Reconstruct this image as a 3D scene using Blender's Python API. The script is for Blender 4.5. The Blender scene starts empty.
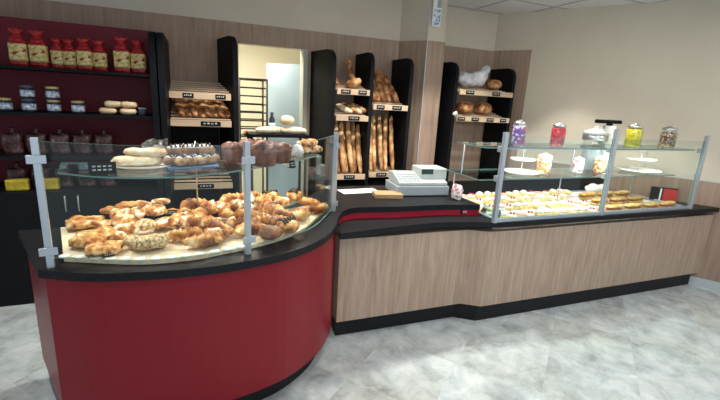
import bpy, bmesh, math, random
from mathutils import Vector, Matrix, noise
random.seed(7)
S = bpy.context.scene
COL = S.collection
R = math.radians
PI = math.pi

# ---------------------------------------------------------------- camera
cam = bpy.data.cameras.new('camera'); co = bpy.data.objects.new('camera', cam); COL.objects.link(co)
cam.sensor_width = 36.0; cam.lens = 20.5; cam.clip_start = 0.05
PIT, ROL, YAW = R(13.7), R(3.15), R(22.0)
fw = Vector((math.sin(YAW)*math.cos(PIT), math.cos(YAW)*math.cos(PIT), -math.sin(PIT)))
r0 = Vector((math.cos(YAW), -math.sin(YAW), 0)); u0 = r0.cross(fw)
rr = math.cos(ROL)*r0 + math.sin(ROL)*u0; uu = -math.sin(ROL)*r0 + math.cos(ROL)*u0
co.matrix_world = Matrix(((rr.x, uu.x, -fw.x, 0), (rr.y, uu.y, -fw.y, 0), (rr.z, uu.z, -fw.z, 1.7), (0, 0, 0, 1)))
S.camera = co
# ---------------------------------------------------------------- world, exposure
W = bpy.data.worlds.new('world'); S.world = W; W.use_nodes = True
bg = W.node_tree.nodes['Background']; bg.inputs[0].default_value = (0.78, 0.9, 1.0, 1); bg.inputs[1].default_value = 0.62
S.view_settings.view_transform = 'Standard'; S.view_settings.look = 'None'
S.view_settings.gamma = 1; S.view_settings.use_curve_mapping = False
S.view_settings.exposure = -0.45

def area(name, loc, sx, sy, power, color, target=None):
    l = bpy.data.lights.new(name, 'AREA'); l.shape = 'RECTANGLE'; l.size = sx; l.size_y = sy
    l.energy = power; l.color = color
    o = bpy.data.objects.new(name, l); COL.objects.link(o); o.location = loc
    d = (Vector(target) - Vector(loc)) if target else Vector((0, 0, -1))
    o.rotation_euler = d.to_track_quat('-Z', 'Y').to_euler()
    return o
# shop window daylight behind the customer side
area('window_daylight', (1.2, -2.2, 1.6), 5.0, 2.2, 45, (0.82, 0.92, 1.0), (1.6, 3, 0.6))
area('window_daylight', (6.5, -0.6, 1.6), 2.5, 2.2, 22, (0.85, 0.93, 1.0), (3.0, 3, 0.6))

def spot(loc, power, ang, color=(1.0, .95, .86)):
    l = bpy.data.lights.new('downlight_beam', 'SPOT'); l.energy = power; l.spot_size = R(ang); l.spot_blend = .35; l.shadow_soft_size = .05; l.color = color
    o = bpy.data.objects.new('downlight_beam', l); COL.objects.link(o); o.location = loc; return o
# recessed downlights above the serving side
DOWN = ((3.45, 3.2), (2.5, 3.25), (1.4, 3.25), (.35, 3.15), (-1.0, 2.4))
for x, y in DOWN: spot((x, y, 2.78), 135 if x > 3 else 160, 74 if x > 3 else 96)
# ---------------------------------------------------------------- mesh builder
class MB:
    def __init__(s): s.v = []; s.f = []; s.m = []; s.s = []
    def add(s, vs, fs, mi=0, sm=False, M=None):
        b = len(s.v)
        for p in vs:
            p = Vector(p); s.v.append(M @ p if M is not None else p)
        for k, f in enumerate(fs):
            s.f.append([b + i for i in f]); s.m.append(mi[k] if isinstance(mi, list) else mi); s.s.append(sm)
    def box(s, x0, x1, y0, y1, z0, z1, mi=0, M=None):
        s.add([(x0,y0,z0),(x1,y0,z0),(x1,y1,z0),(x0,y1,z0),(x0,y0,z1),(x1,y0,z1),(x1,y1,z1),(x0,y1,z1)],
              [(0,3,2,1),(4,5,6,7),(0,1,5,4),(1,2,6,5),(2,3,7,6),(3,0,4,7)], mi, False, M)
    def prism(s, poly, z0, z1, mi=0, side=None, M=None, sm=False):
        # poly in xy; z0/z1 scalars or per-vertex lists
        n = len(poly); a = z0 if isinstance(z0, list) else [z0]*n; b = z1 if isinstance(z1, list) else [z1]*n
        ar = sum(poly[i][0]*poly[(i+1)%n][1] - poly[(i+1)%n][0]*poly[i][1] for i in range(n))
        if ar < 0: poly = poly[::-1]; a = a[::-1]; b = b[::-1]
        vs = [(p[0], p[1], a[i]) for i, p in enumerate(poly)] + [(p[0], p[1], b[i]) for i, p in enumerate(poly)]
        fs = [tuple(range(n))[::-1], tuple(range(n, 2*n))]
        s.add(vs, fs, mi, False, M)
        s.add(vs, [(i, (i+1) % n, n+(i+1) % n, n+i) for i in range(n)], mi if side is None else side, sm, M)
    def tube(s, path, rad, n=8, mi=0, M=None, cap=True, sz=1.0, sm=True):
        path = [Vector(p) for p in path]; rd = rad if isinstance(rad, (list, tuple)) else [rad]*len(path)
        vs = []
        for i, p in enumerate(path):
            t = (path[min(i+1, len(path)-1)] - path[max(i-1, 0)]).normalized()
            up = Vector((0, 0, 1)) if abs(t.z) < .9 else Vector((0, 1, 0))
            a = t.cross(up).normalized(); b = a.cross(t).normalized()
            for k in range(n):
                w = 2*PI*k/n
                vs.append(p + a*math.cos(w)*rd[i] + b*math.sin(w)*rd[i]*sz)
        fs = []
        for i in range(len(path)-1):
            for k in range(n):
                fs.append((i*n+k, i*n+(k+1) % n, (i+1)*n+(k+1) % n, (i+1)*n+k))
        if cap: fs += [tuple(range(n))[::-1], tuple(range((len(path)-1)*n, len(path)*n))]
        s.add(vs, [f[::-1] for f in fs], mi, sm, M)
    def lathe(s, prof, n=20, mi=0, M=None, sm=True):
        # prof: (r, z) bottom to top; mi may be list per ring
        vs = []; fs = []; ms = []
        for r_, z_ in prof:
            for k in range(n): vs.append((r_*math.cos(2*PI*k/n), r_*math.sin(2*PI*k/n), z_))
        for i in range(len(prof)-1):
            for k in range(n):
                fs.append((i*n+k, i*n+(k+1) % n, (i+1)*n+(k+1) % n, (i+1)*n+k)); ms.append(mi[i] if isinstance(mi, list) else mi)
        fs += [tuple(range(n))[::-1], tuple(range((len(prof)-1)*n, len(prof)*n))]
        ms += [ms[0], ms[-1]]
        s.add(vs, fs, ms, sm, M)
    def build(s, name, mats, parent=None, bevel=0, jitter=0, jfreq=20, loc=None, rot=None):
        me = bpy.data.meshes.new(name)
        vs = s.v
        if jitter:
            vs = [v + noise.noise_vector(v*jfreq + Vector((s.seed if hasattr(s, 'seed') else 0, 3, 1)))*jitter for v in vs]
        me.from_pydata([tuple(v) for v in vs], [], s.f)
        if not isinstance(mats, (list, tuple)): mats = [mats]
        for m in mats: me.materials.append(m)
        me.polygons.foreach_set('material_index', [min(i, len(mats)-1) for i in s.m])
        me.polygons.foreach_set('use_smooth', s.s)
        me.update()
        o = bpy.data.objects.new(name, me); COL.objects.link(o)
        if parent: o.parent = parent
        if bevel:
            b = o.modifiers.new('bevel', 'BEVEL'); b.width = bevel; b.segments = 2; b.limit_method = 'ANGLE'; b.angle_limit = R(50)
        if loc: o.location = loc
        if rot: o.rotation_euler = rot
        return o

def T(x, y, z, rz=0, rx=0, ry=0, sc=1):
    return Matrix.Translation((x, y, z)) @ Matrix.Rotation(rz, 4, 'Z') @ Matrix.Rotation(ry, 4, 'Y') @ Matrix.Rotation(rx, 4, 'X') @ Matrix.Scale(sc, 4)
def tag(o, label=None, cat=None, group=None, kind=None):
    if label: o['label'] = label
    if cat: o['category'] = cat
    if group: o['group'] = group
    if kind: o['kind'] = kind
    return o
def thing(name, label, cat, loc=(0, 0, 0), rz=0, group=None):
    o = bpy.data.objects.new(name, None); COL.objects.link(o); o.empty_display_size = .05
    o.location = loc; o.rotation_euler = (0, 0, rz)
    return tag(o, label, cat, group)
def copy_tree(o, parent=None):
    c = o.copy(); COL.objects.link(c); c.parent = parent
    for ch in list(o.children): copy_tree(ch, c)
    return c
used = set()
def place(proto, loc, rz=0, label=None, group=None, sc=1.0, rot=None):
    o = proto if proto.name not in used else copy_tree(proto)
    used.add(proto.name)
    o.location = loc; o.rotation_euler = rot if rot else (0, 0, rz)
    o.scale = (sc, sc, sc) if not isinstance(sc, tuple) else sc
    if label: o['label'] = label
    if group: o['group'] = group
    return o
def curve(pts, n=8):
    P = [Vector(p) for p in pts]; P = [2*P[0]-P[1]] + P + [2*P[-1]-P[-2]]; out = []
    for i in range(1, len(P)-2):
        for k in range(n):
            t = k/n; a, b, c, d = P[i-1:i+3]
            out.append(.5*((2*b) + (c-a)*t + (2*a-5*b+4*c-d)*t*t + (3*b-a-3*c+d)*t**3))
    out.append(P[-2]); return out

# ---------------------------------------------------------------- materials
def mat(name, col, rough=.5, metal=0, spec=.5):
    m = bpy.data.materials.new(name); m.use_nodes = True
    b = m.node_tree.nodes['Principled BSDF']
    b.inputs['Base Color'].default_value = (*col, 1); b.inputs['Roughness'].default_value = rough
    b.inputs['Metallic'].default_value = metal; b.inputs['Specular IOR Level'].default_value = spec
    return m
def nmat(name, stops, scale=5, stretch=(1, 1, 1), rough=.6, detail=4, bump=0, spec=.4, coord='Object', dist=0.0, nrough=.55, rnd=0):
    m = mat(name, stops[0][1], rough, 0, spec); nt = m.node_tree; b = nt.nodes['Principled BSDF']
    tc = nt.nodes.new('ShaderNodeTexCoord'); mp = nt.nodes.new('ShaderNodeMapping'); mp.inputs['Scale'].default_value = stretch
    no = nt.nodes.new('ShaderNodeTexNoise'); no.inputs['Scale'].default_value = scale; no.inputs['Detail'].default_value = detail
    no.inputs['Roughness'].default_value = nrough; no.inputs['Distortion'].default_value = dist
    cr = nt.nodes.new('ShaderNodeValToRGB')
    e = cr.color_ramp.elements
    while len(e) < len(stops): e.new(.5)
    for k, (p, c) in enumerate(stops): e[k].position = p; e[k].color = (*c, 1)
    L = nt.links.new
    L(tc.outputs[coord], mp.inputs[0]); L(mp.outputs[0], no.inputs[0]); L(no.outputs[0], cr.inputs[0]); L(cr.outputs[0], b.inputs['Base Color'])
    if rnd:
        oi = nt.nodes.new('ShaderNodeObjectInfo'); vm = nt.nodes.new('ShaderNodeVectorMath'); vm.operation = 'MULTIPLY_ADD'
        cx = nt.nodes.new('ShaderNodeCombineXYZ')
        for k in range(3): L(oi.outputs['Random'], cx.inputs[k])
        vm.inputs[1].default_value = (37, 17, 23)
        L(cx.outputs[0], vm.inputs[0]); L(mp.outputs[0], vm.inputs[2]); L(vm.outputs[0], no.inputs[0])
    if bump:
        bp = nt.nodes.new('ShaderNodeBump'); bp.inputs['Strength'].default_value = bump; bp.inputs['Distance'].default_value = .01
        L(no.outputs[0], bp.inputs['Height']); L(bp.outputs[0], b.inputs['Normal'])
    return m
def glass_mat(name, tint, refl=1.0, rough=.0):
    m = bpy.data.materials.new(name); m.use_nodes = True; nt = m.node_tree; nt.nodes.clear()
    o = nt.nodes.new('ShaderNodeOutputMaterial'); mx = nt.nodes.new('ShaderNodeMixShader'); t = nt.nodes.new('ShaderNodeBsdfTransparent')
    g = nt.nodes.new('ShaderNodeBsdfGlossy'); fr = nt.nodes.new('ShaderNodeFresnel'); mu = nt.nodes.new('ShaderNodeMath'); mu.operation = 'MULTIPLY'
    fr.inputs[0].default_value = 1.45; mu.inputs[1].default_value = refl; t.inputs[0].default_value = (*tint, 1); g.inputs['Roughness'].default_value = rough
    L = nt.links.new; ge = nt.nodes.new('ShaderNodeNewGeometry'); mi_ = nt.nodes.new('ShaderNodeMix'); mi_.inputs[2].default_value = 1.45; mi_.inputs[3].default_value = 1/1.45
    L(ge.outputs['Backfacing'], mi_.inputs[0]); L(mi_.outputs[0], fr.inputs[0]); L(fr.outputs[0], mu.inputs[0]); L(mu.outputs[0], mx.inputs[0]); L(t.outputs[0], mx.inputs[1]); L(g.outputs[0], mx.inputs[2]); L(mx.outputs[0], o.inputs[0])
    return m
def emis(name, col, st):
    m = mat(name, col); b = m.node_tree.nodes['Principled BSDF']; b.inputs['Emission Color'].default_value = (*col, 1); b.inputs['Emission Strength'].default_value = st; return m

M = {}
M['wood'] = nmat('wood_laminate', [(.2, (.34, .235, .170)), (.5, (.45, .33, .25)), (.8, (.56, .43, .34))], 5, (9, 9, .6), .5, 6, 0, .3, dist=.6)
M['woodwall'] = nmat('wall_wood_laminate', [(.2, (.25, .17, .125)), (.5, (.35, .25, .19)), (.8, (.44, .33, .255))], 3.2, (9, 9, .55), .55, 6, 0, .3, dist=.6)
M['paint'] = nmat('cream_wall_paint', [(.3, (.60, .54, .44)), (.7, (.64, .58, .48))], 2, rough=.75)
M['paint_bright'] = nmat('back_room_paint', [(.3, (.80, .76, .60)), (.7, (.84, .80, .64))], 2, rough=.7)
M['ceil'] = nmat('ceiling_tile', [(.3, (.62, .62, .62)), (.7, (.70, .70, .70))], 60, rough=.9)
M['grid'] = mat('ceiling_grid', (.42, .42, .42), .6)
M['black'] = mat('black_laminate', (.005, .006, .008), .55, 0, .14)
M['blacktop'] = nmat('black_worktop', [(.4, (.008, .009, .011)), (.7, (.014, .015, .018))], 90, rough=.4, spec=.22)
M['kick'] = mat('black_kickboard', (.006, .007, .009), .5, 0, .3)
M['red'] = mat('red_laminate', (.245, .008, .018), .36, 0, .3)
M['fascia'] = mat('brightened_red_laminate', (.40, .008, .03), .3)  # red laminate, its colour brightened against the shade under the worktop edge
M['redback'] = mat('dark_red_back_panel', (.15, .009, .02), .5, 0, .3)
M['alu'] = mat('satin_aluminium', (.50, .56, .62), .35, .55)
M['steel'] = mat('steel', (.6, .6, .6), .3, .9)
M['glass'] = glass_mat('clear_glass', (.93, .97, .96))
M['edge'] = mat('glass_edge', (.16, .30, .28), .2)
M['jarglass'] = glass_mat('jar_glass', (.93, .96, .96), 1.3)
M['white'] = mat('white_ceramic', (.85, .85, .83), .3)
M['paper'] = mat('white_paper', (.82, .82, .8), .7)
M['plastic'] = mat('grey_white_plastic', (.46, .51, .50), .45)
M['plastic2'] = mat('pale_grey_plastic', (.33, .38, .42), .45)
M['lcd'] = mat('dark_green_display', (.02, .06, .045), .2)
M['birch'] = nmat('light_shelf_wood', [(.3, (.50, .36, .24)), (.7, (.62, .47, .33))], 4, (.6, 8, 8), .5, 4)
M['box'] = nmat('kraft_box', [(.3, (.42, .26, .13)), (.7, (.48, .31, .17))], 8, rough=.8)
M['tray'] = nmat('pale_wood_tray', [(.25, (.60, .45, .28)), (.5, (.78, .64, .45)), (.8, (.85, .73, .55))], 4, (1.5, 22, 3), .6, 4)
M['doily'] = mat('white_paper_edging', (.85, .85, .82), .8)
CR = [(.36, (.16, .040, .008)), (.46, (.42, .14, .028)), (.55, (.66, .31, .08)), (.68, (.88, .64, .34))]
M['croissant'] = nmat('croissant_crust', CR, 16, rough=.42, bump=.4, rnd=1)
M['sugar'] = nmat('sugared_pastry', [(.38, (.24, .07, .018)), (.47, (.56, .23, .06)), (.54, (.76, .46, .20)), (.61, (.94, .88, .78))], 26, rough=.6, bump=.5, rnd=1)
M['seeded'] = nmat('seeded_crust', [(.35, (.12, .07, .04)), (.45, (.55, .33, .15)), (.58, (.78, .60, .36)), (.66, (.90, .86, .74))], 70, rough=.7, bump=.6, rnd=1)
M['almond'] = nmat('almond_crust', [(.36, (.22, .06, .012)), (.47, (.54, .21, .045)), (.57, (.76, .42, .14)), (.68, (.92, .78, .55))], 34, rough=.5, bump=.5, rnd=1)
M['dark_crust'] = nmat('dark_crust', [(.3, (.10, .035, .015)), (.5, (.26, .10, .04)), (.7, (.48, .24, .10))], 20, rough=.5, bump=.4, rnd=1)
M['choc'] = mat('chocolate', (.045, .018, .010), .3)
M['bread'] = nmat('bread_crust', [(.3, (.11, .035, .012)), (.46, (.26, .10, .035)), (.6, (.54, .29, .12)), (.75, (.76, .54, .30))], 14, (1, 1, 1), .65, 4, .4, rnd=1)
M['baguette'] = nmat('baguette_crust', [(.3, (.16, .06, .02)), (.46, (.40, .19, .07)), (.58, (.62, .37, .16)), (.72, (.84, .64, .38))], 10, (1, 1, 1), .6, 4, .4, rnd=1)
M['bun'] = nmat('pale_bun', [(.3, (.66, .46, .26)), (.7, (.80, .64, .42))], 12, rough=.7, rnd=1)
M['flour'] = nmat('floured_loaf', [(.35, (.60, .40, .22)), (.55, (.82, .70, .50)), (.7, (.90, .84, .72))], 18, rough=.75, bump=.3, rnd=1)
M['brioche'] = nmat('brown_paper_mould', [(.3, (.10, .035, .025)), (.5, (.20, .075, .05)), (.7, (.34, .16, .11))], 16, rough=.7)
M['briochetop'] = nmat('brioche_top', [(.40, (.09, .03, .022)), (.52, (.26, .10, .065)), (.64, (.60, .36, .28))], 26, rough=.55, bump=.4, rnd=1)
M['icing'] = mat('white_icing', (.88, .86, .84), .3)
M['blue'] = mat('blue_tray', (.06, .14, .30), .4)
M['bagred'] = nmat('red_cellophane', [(.4, (.22, .006, .010)), (.7, (.50, .02, .02))], 40, rough=.25, bump=.6)
M['baglabel'] = nmat('gold_cream_label', [(.35, (.34, .25, .06)), (.5, (.60, .48, .16)), (.62, (.74, .66, .36)), (.75, (.42, .22, .06))], 38, rough=.35)
M['jarblk'] = mat('black_jar', (.02, .022, .03), .3)
M['jarlab'] = nmat('pale_blue_label', [(.42, (.16, .24, .42)), (.5, (.55, .66, .80)), (.62, (.78, .84, .90))], 45, rough=.5)
M['gold'] = mat('gold_lid', (.55, .45, .22), .4, .3)
M['navylid'] = mat('navy_lid', (.06, .08, .14), .4)
M['cello'] = nmat('cellophane_packet', [(.4, (.03, .012, .012)), (.55, (.10, .045, .04)), (.7, (.22, .16, .15))], 18, rough=.25, bump=.5)
M['yellow'] = nmat('yellow_packet', [(.4, (.30, .22, .01)), (.65, (.46, .38, .03))], 25, rough=.35)
M['bagplas'] = nmat('white_plastic_bag', [(.3, (.45, .45, .50)), (.6, (.75, .75, .80))], 14, rough=.4, bump=1.0)
M['leafdoor'] = mat('pale_blue_door', (.40, .52, .60), .5)
M['doorframe'] = mat('pale_frame', (.40, .40, .34), .5)
M['rack'] = mat('dark_rack_metal', (.03, .028, .026), .45, .4)
M['rackbread'] = mat('dark_baking_tray', (.05, .03, .025), .6)
M['skirt'] = mat('pale_blue_grey_skirting', (.50, .56, .58), .4)
M['cream'] = mat('whipped_cream', (.90, .88, .82), .5)
M['fruit_red'] = mat('red_berries', (.55, .03, .03), .3)
M['fruit_pink'] = mat('pink_glaze', (.85, .45, .42), .3)
M['custard'] = nmat('custard', [(.4, (.80, .56, .22)), (.7, (.92, .76, .42))], 30, rough=.4, rnd=1)
M['golden'] = nmat('golden_crust', [(.35, (.62, .30, .06)), (.55, (.82, .52, .18)), (.7, (.92, .74, .42))], 24, rough=.5, rnd=1)
M['ham'] = mat('ham_filling', (.60, .20, .12), .5)
M['lettuce'] = mat('lettuce', (.16, .34, .05), .6)
M['led'] = emis('added_strip_glow', (1.0, .95, .86), 14)  # glow for the added case strip, left unused
M['lamp'] = emis('ceiling_luminaire', (1.0, .96, .90), 5)
M['wrap'] = glass_mat('clear_wrap', (.86, .9, .93), 3.0, .2)
M['curl'] = glass_mat('frosted_guard', (.72, .86, .83), 2.2, .25)

def candy_mat(name, cols, scale=60):
    m = mat(name, cols[0], .3); nt = m.node_tree; b = nt.nodes['Principled BSDF']
    tc = nt.nodes.new('ShaderNodeTexCoord'); vo = nt.nodes.new('ShaderNodeTexVoronoi'); vo.inputs['Scale'].default_value = scale
    cr = nt.nodes.new('ShaderNodeValToRGB'); cr.color_ramp.interpolation = 'CONSTANT'; e = cr.color_ramp.elements
    while len(e) < len(cols): e.new(.5)
    for k, c in enumerate(cols): e[k].position = k/len(cols); e[k].color = (*c, 1)
    sp = nt.nodes.new('ShaderNodeSeparateColor'); L = nt.links.new
    L(tc.outputs['Object'], vo.inputs[0]); L(vo.outputs['Color'], sp.inputs[0]); L(sp.outputs[0], cr.inputs[0]); L(cr.outputs[0], b.inputs['Base Color'])
    return m
M['candy_purple'] = candy_mat('purple_wrapped_sweets', [(.22, .08, .42), (.75, .72, .85), (.16, .12, .50), (.50, .10, .22)])
M['candy_red'] = candy_mat('red_sweets', [(.60, .03, .06), (.75, .10, .12), (.50, .02, .05)])
M['candy_yellow'] = candy_mat('yellow_sweets', [(.75, .62, .03), (.60, .55, .02), (.85, .75, .10)])
M['candy_brown'] = candy_mat('brown_sweets', [(.20, .10, .05), (.45, .30, .16), (.10, .05, .03), (.55, .45, .35)])
M['candy_mix'] = candy_mat('orange_and_cream_sweets', [(.85, .30, .05), (.90, .75, .45), (.75, .10, .06), (.95, .85, .60)])
M['candy_pink'] = candy_mat('pink_white_sweets', [(.85, .80, .78), (.75, .25, .28), (.90, .88, .85), (.35, .12, .15)], 50)

# floor: large pale marble tiles, each a little different
def floor_mat():
    m = mat('marble_floor_tiles', (.6, .62, .6), .10, 0, .85); nt = m.node_tree; b = nt.nodes['Principled BSDF']; L = nt.links.new
    tc = nt.nodes.new('ShaderNodeTexCoord'); mp = nt.nodes.new('ShaderNodeMapping'); mp.vector_type = 'POINT'; mp.inputs['Rotation'].default_value = (0, 0, R(-40)); mp.inputs['Location'].default_value = (.2, .02, 0)
    L(tc.outputs['Object'], mp.inputs[0])
    br = nt.nodes.new('ShaderNodeTexBrick'); br.offset = 0; br.inputs['Scale'].default_value = 1; br.inputs['Brick Width'].default_value = .54; br.inputs['Row Height'].default_value = .54
    br.inputs['Mortar Size'].default_value = .0008; br.inputs['Color1'].default_value = (0, 0, 0, 1); br.inputs['Color2'].default_value = (1, 1, 1, 1); br.inputs['Mortar'].default_value = (.4, .4, .4, 1); br.inputs['Bias'].default_value = 0
    L(mp.outputs[0], br.inputs[0])
    vm = nt.nodes.new('ShaderNodeVectorMath'); vm.operation = 'MULTIPLY_ADD'; vm.inputs[1].default_value = (7, 13, 5)
    L(br.outputs['Color'], vm.inputs[0]); L(mp.outputs[0], vm.inputs[2])
    n1 = nt.nodes.new('ShaderNodeTexNoise'); n1.inputs['Scale'].default_value = 5; n1.inputs['Detail'].default_value = 9; n1.inputs['Roughness'].default_value = .68; n1.inputs['Distortion'].default_value = .35
    L(vm.outputs[0], n1.inputs[0])
    cr = nt.nodes.new('ShaderNodeValToRGB'); e = cr.color_ramp.elements
    cols = [(.30, (.30, .31, .29)), (.42, (.42, .47, .49)), (.52, (.52, .585, .61)), (.66, (.66, .71, .73))]
    while len(e) < 4: e.new(.5)
    for k, (p, c) in enumerate(cols): e[k].position = p; e[k].color = (*c, 1)
    L(n1.outputs[0], cr.inputs[0])
    n2 = nt.nodes.new('ShaderNodeTexNoise'); n2.inputs['Scale'].default_value = 1.1; n2.inputs['Detail'].default_value = 3; L(vm.outputs[0], n2.inputs[0])
    mx = nt.nodes.new('ShaderNodeMix'); mx.data_type = 'RGBA'; mx.blend_type = 'MULTIPLY'; mx.inputs[0].default_value = 1
    c2 = nt.nodes.new('ShaderNodeValToRGB'); c2.color_ramp.elements[0].position = .4; c2.color_ramp.elements[0].color = (1, 1, 1, 1); c2.color_ramp.elements[1].position = .7; c2.color_ramp.elements[1].color = (.88, .84, .77, 1)
    L(n2.outputs[0], c2.inputs[0]); L(cr.outputs[0], mx.inputs[6]); L(c2.outputs[0], mx.inputs[7])
    m2 = nt.nodes.new('ShaderNodeMix'); m2.data_type = 'RGBA'; m2.inputs[7].default_value = (.50, .52, .52, 1)
    L(br.outputs['Fac'], m2.inputs[0]); L(mx.outputs[2], m2.inputs[6]); L(m2.outputs[2], b.inputs['Base Color'])
    return m
M['floor'] = floor_mat()

# ================================================================= SETTING
def struct(name, mb, m, **k):
    o = mb.build(name, m, **k); o['kind'] = 'structure'; return o
b = MB(); b.box(-3.2, 6.2, -1.2, 7.4, -.06, 0); struct('floor', b, M['floor'])
ZC = 2.82
WX, WY, WA = 3.53, 4.5, R(31.5)            # inner corner of back wall and slanting right wall
wd = Vector((math.sin(WA), -math.cos(WA))) # along right wall towards the shop front
# back wall with door opening X .42..1.13, z 0..2.17
b = MB()
b.box(-3.2, .415, 4.5, 4.6, 0, ZC); b.box(1.12, 3.60, 4.5, 4.6, 0, ZC); b.box(.415, 1.12, 4.5, 4.6, 2.185, ZC)
struct('wall_back', b, M['paint'])
b = MB()
b.box(-3.2, .415, 4.485, 4.5, 0, 2.375); b.box(1.12, 2.20, 4.485, 4.5, 0, 2.375); b.box(.415, 1.12, 4.485, 4.5, 2.185, 2.375)
b.box(2.64, 3.53, 4.485, 4.5, 0, 2.385)
struct('trim_1', b, M['woodwall'])
# column with a slanted left face
b = MB(); b.prism([(2.20, 4.5), (2.39, 4.2), (2.60, 4.2), (2.62, 4.5)], 0, ZC); struct('wall_column', b, M['paint'])
b = MB(); b.prism([(2.185, 4.485), (2.382, 4.188), (2.612, 4.188), (2.634, 4.485), (2.622, 4.485), (2.602, 4.199), (2.39, 4.199), (2.203, 4.485)], 0, 2.372)
struct('trim_2', b, M['woodwall'])
b = MB(); b.box(2.379, 2.386, 4.183, 4.190, 0, 2.8); struct('trim_3', b, M['alu'])
# right wall, slanted
def wp(s, off): # point s metres from corner along the wall, off metres into the room
    nrm = Vector((-wd.y, wd.x)) * -1     # towards room (-x)
    if nrm.x > 0: nrm = -nrm
    p = Vector((WX, WY)) + wd*s + nrm*off; return (p.x, p.y)
b = MB(); b.prism([wp(-.1, 0), wp(6.2, 0), wp(6.2, -.1), wp(-.1, -.1)], 0, ZC); struct('wall_right', b, M['paint'])
b = MB(); b.prism([wp(0, 0), wp(.46, 0), wp(.46, .014), wp(0, .014)], 0, 2.39)
b.prism([wp(.46, 0), wp(6.2, 0), wp(6.2, .014), wp(.46, .014)], .09, 1.09)
struct('trim_4', b, M['woodwall'])
b = MB(); b.prism([wp(.46, 0), wp(6.2, 0), wp(6.2, .018), wp(.46, .018)], 1.09, 1.102); struct('trim_5', b, M['skirt'])
b = MB(); b.prism([wp(0, .0), wp(6.2, .0), wp(6.2, .022), wp(0, .022)], 0, .09); struct('baseboard_right', b, M['skirt'])
# ceiling with suspended grid
b = MB(); b.box(-3.2, 6.6, -1.2, 4.6, ZC, ZC+.05); struct('ceiling', b, M['ceil'])
b = MB()
for k in range(-5, 11): b.box(.62*k+.02, .62*k+.045, -1.2, 4.5, ZC-.006, ZC)
for k in range(-1, 8): b.box(-3.2, 6.6, .62*k+.10, .62*k+.125, ZC-.007, ZC)
struct('trim_6', b, M['grid'])
# back room
b = MB(); b.box(-.6, 2.6, 6.3, 6.4, 0, 2.5); b.box(-.7, -.6, 4.6, 6.4, 0, 2.5); b.box(2.6, 2.7, 4.6, 6.4, 0, 2.5)
struct('wall_back_room', b, M['paint_bright'])
b = MB(); b.box(-.7, 2.7, 4.6, 6.4, 2.5, 2.55); struct('ceiling_back_room', b, M['ceil'])
area('back_room_light', (.3, 4.95, 2.46), 1.0, .5, 62, (1.0, .94, .80))
# door lining and open door leaf
b = MB(); b.box(1.075, 1.12, 4.46, 4.62, 0, 2.185)
dr = struct('door_1', b, M['doorframe'])
b = MB(); b.box(-.47, 0, 0, .04, 0.01, 2.05, M=T(1.14, 4.70, 0, R(-38)))
struct('door_2', b, M['leafdoor'])
hd = MB(); hd.box(-.43, -.41, -.045, 0, 1.02, 1.04, M=T(1.14, 4.70, 0, R(-38))); hd.box(-.43, -.32, -.055, -.04, 1.02, 1.04, M=T(1.14, 4.70, 0, R(-38)))
hd.build('door_handle', M['steel'], bpy.data.objects['door_2'])
# ceiling luminaires (real, out of frame)
for x, y in DOWN:
    t = thing('downlight', 'small round recessed ceiling downlight', 'light', (x, y, ZC-.002), group='recessed downlights')
    f = MB(); f.lathe([(.05, -.012), (.075, -.012), (.08, -.006)], 20); f.build('trim_ring', M['white'], t)
for (x, y) in ((.3, .7), (2.3, .7), (4.2, .7), (1.4, 2.0), (3.2, 1.9)):
    t = thing('ceiling_light', 'square white ceiling panel light', 'light', (x, y, ZC-.002), group='ceiling panel lights')
    f = MB(); f.box(-.3, .3, -.3, .3, -.028, -.006); f.build('frame', M['white'], t)
    d = MB(); d.box(-.27, .27, -.27, .27, -.031, -.028); d.build('diffuser', M['lamp'], t)
    a = area('panel_light', (x, y, ZC-.06), .52, .52, 13, (1.0, .95, .88)); 

# ================================================================= COUNTERS
ZR, ZD = .905, .94          # red counter top, cash desk top
outer = [(-.67, 2.05, ZR), (-.42, 1.945, ZR), (-.01, 1.905, ZR), (.375, 1.985, ZR), (.637, 2.155, ZR), (.79, 2.35, .912), (.88, 2.54, .925), (.97, 2.655, .934), (1.10, 2.68, ZD), (1.4, 2.65, ZD), (1.76, 2.645, ZD), (2.08, 2.585, ZD)]
oc = curve(outer, 6)
inner = [(2.09, 3.33, ZD), (1.5, 3.40, ZD), (1.05, 3.36, ZD), (.86, 3.18, .93), (.70, 2.98, .92), (.45, 2.80, ZR), (.1, 2.70, ZR), (-.4, 2.68, ZR), (-.935, 2.67, ZR)]
ic = curve(inner, 4)
poly = [(p.x, p.y) for p in oc] + [(p.x, p.y) for p in ic]; zt = [p.z for p in oc] + [p.z for p in ic]
b = MB(); b.prism(poly, [z-.04 for z in zt], zt, sm=False)
wt = b.build('worktop', M['blacktop'], bevel=.004)
tag(wt, 'black curved worktop running over the red counter and the cash desk', 'worktop')
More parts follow.
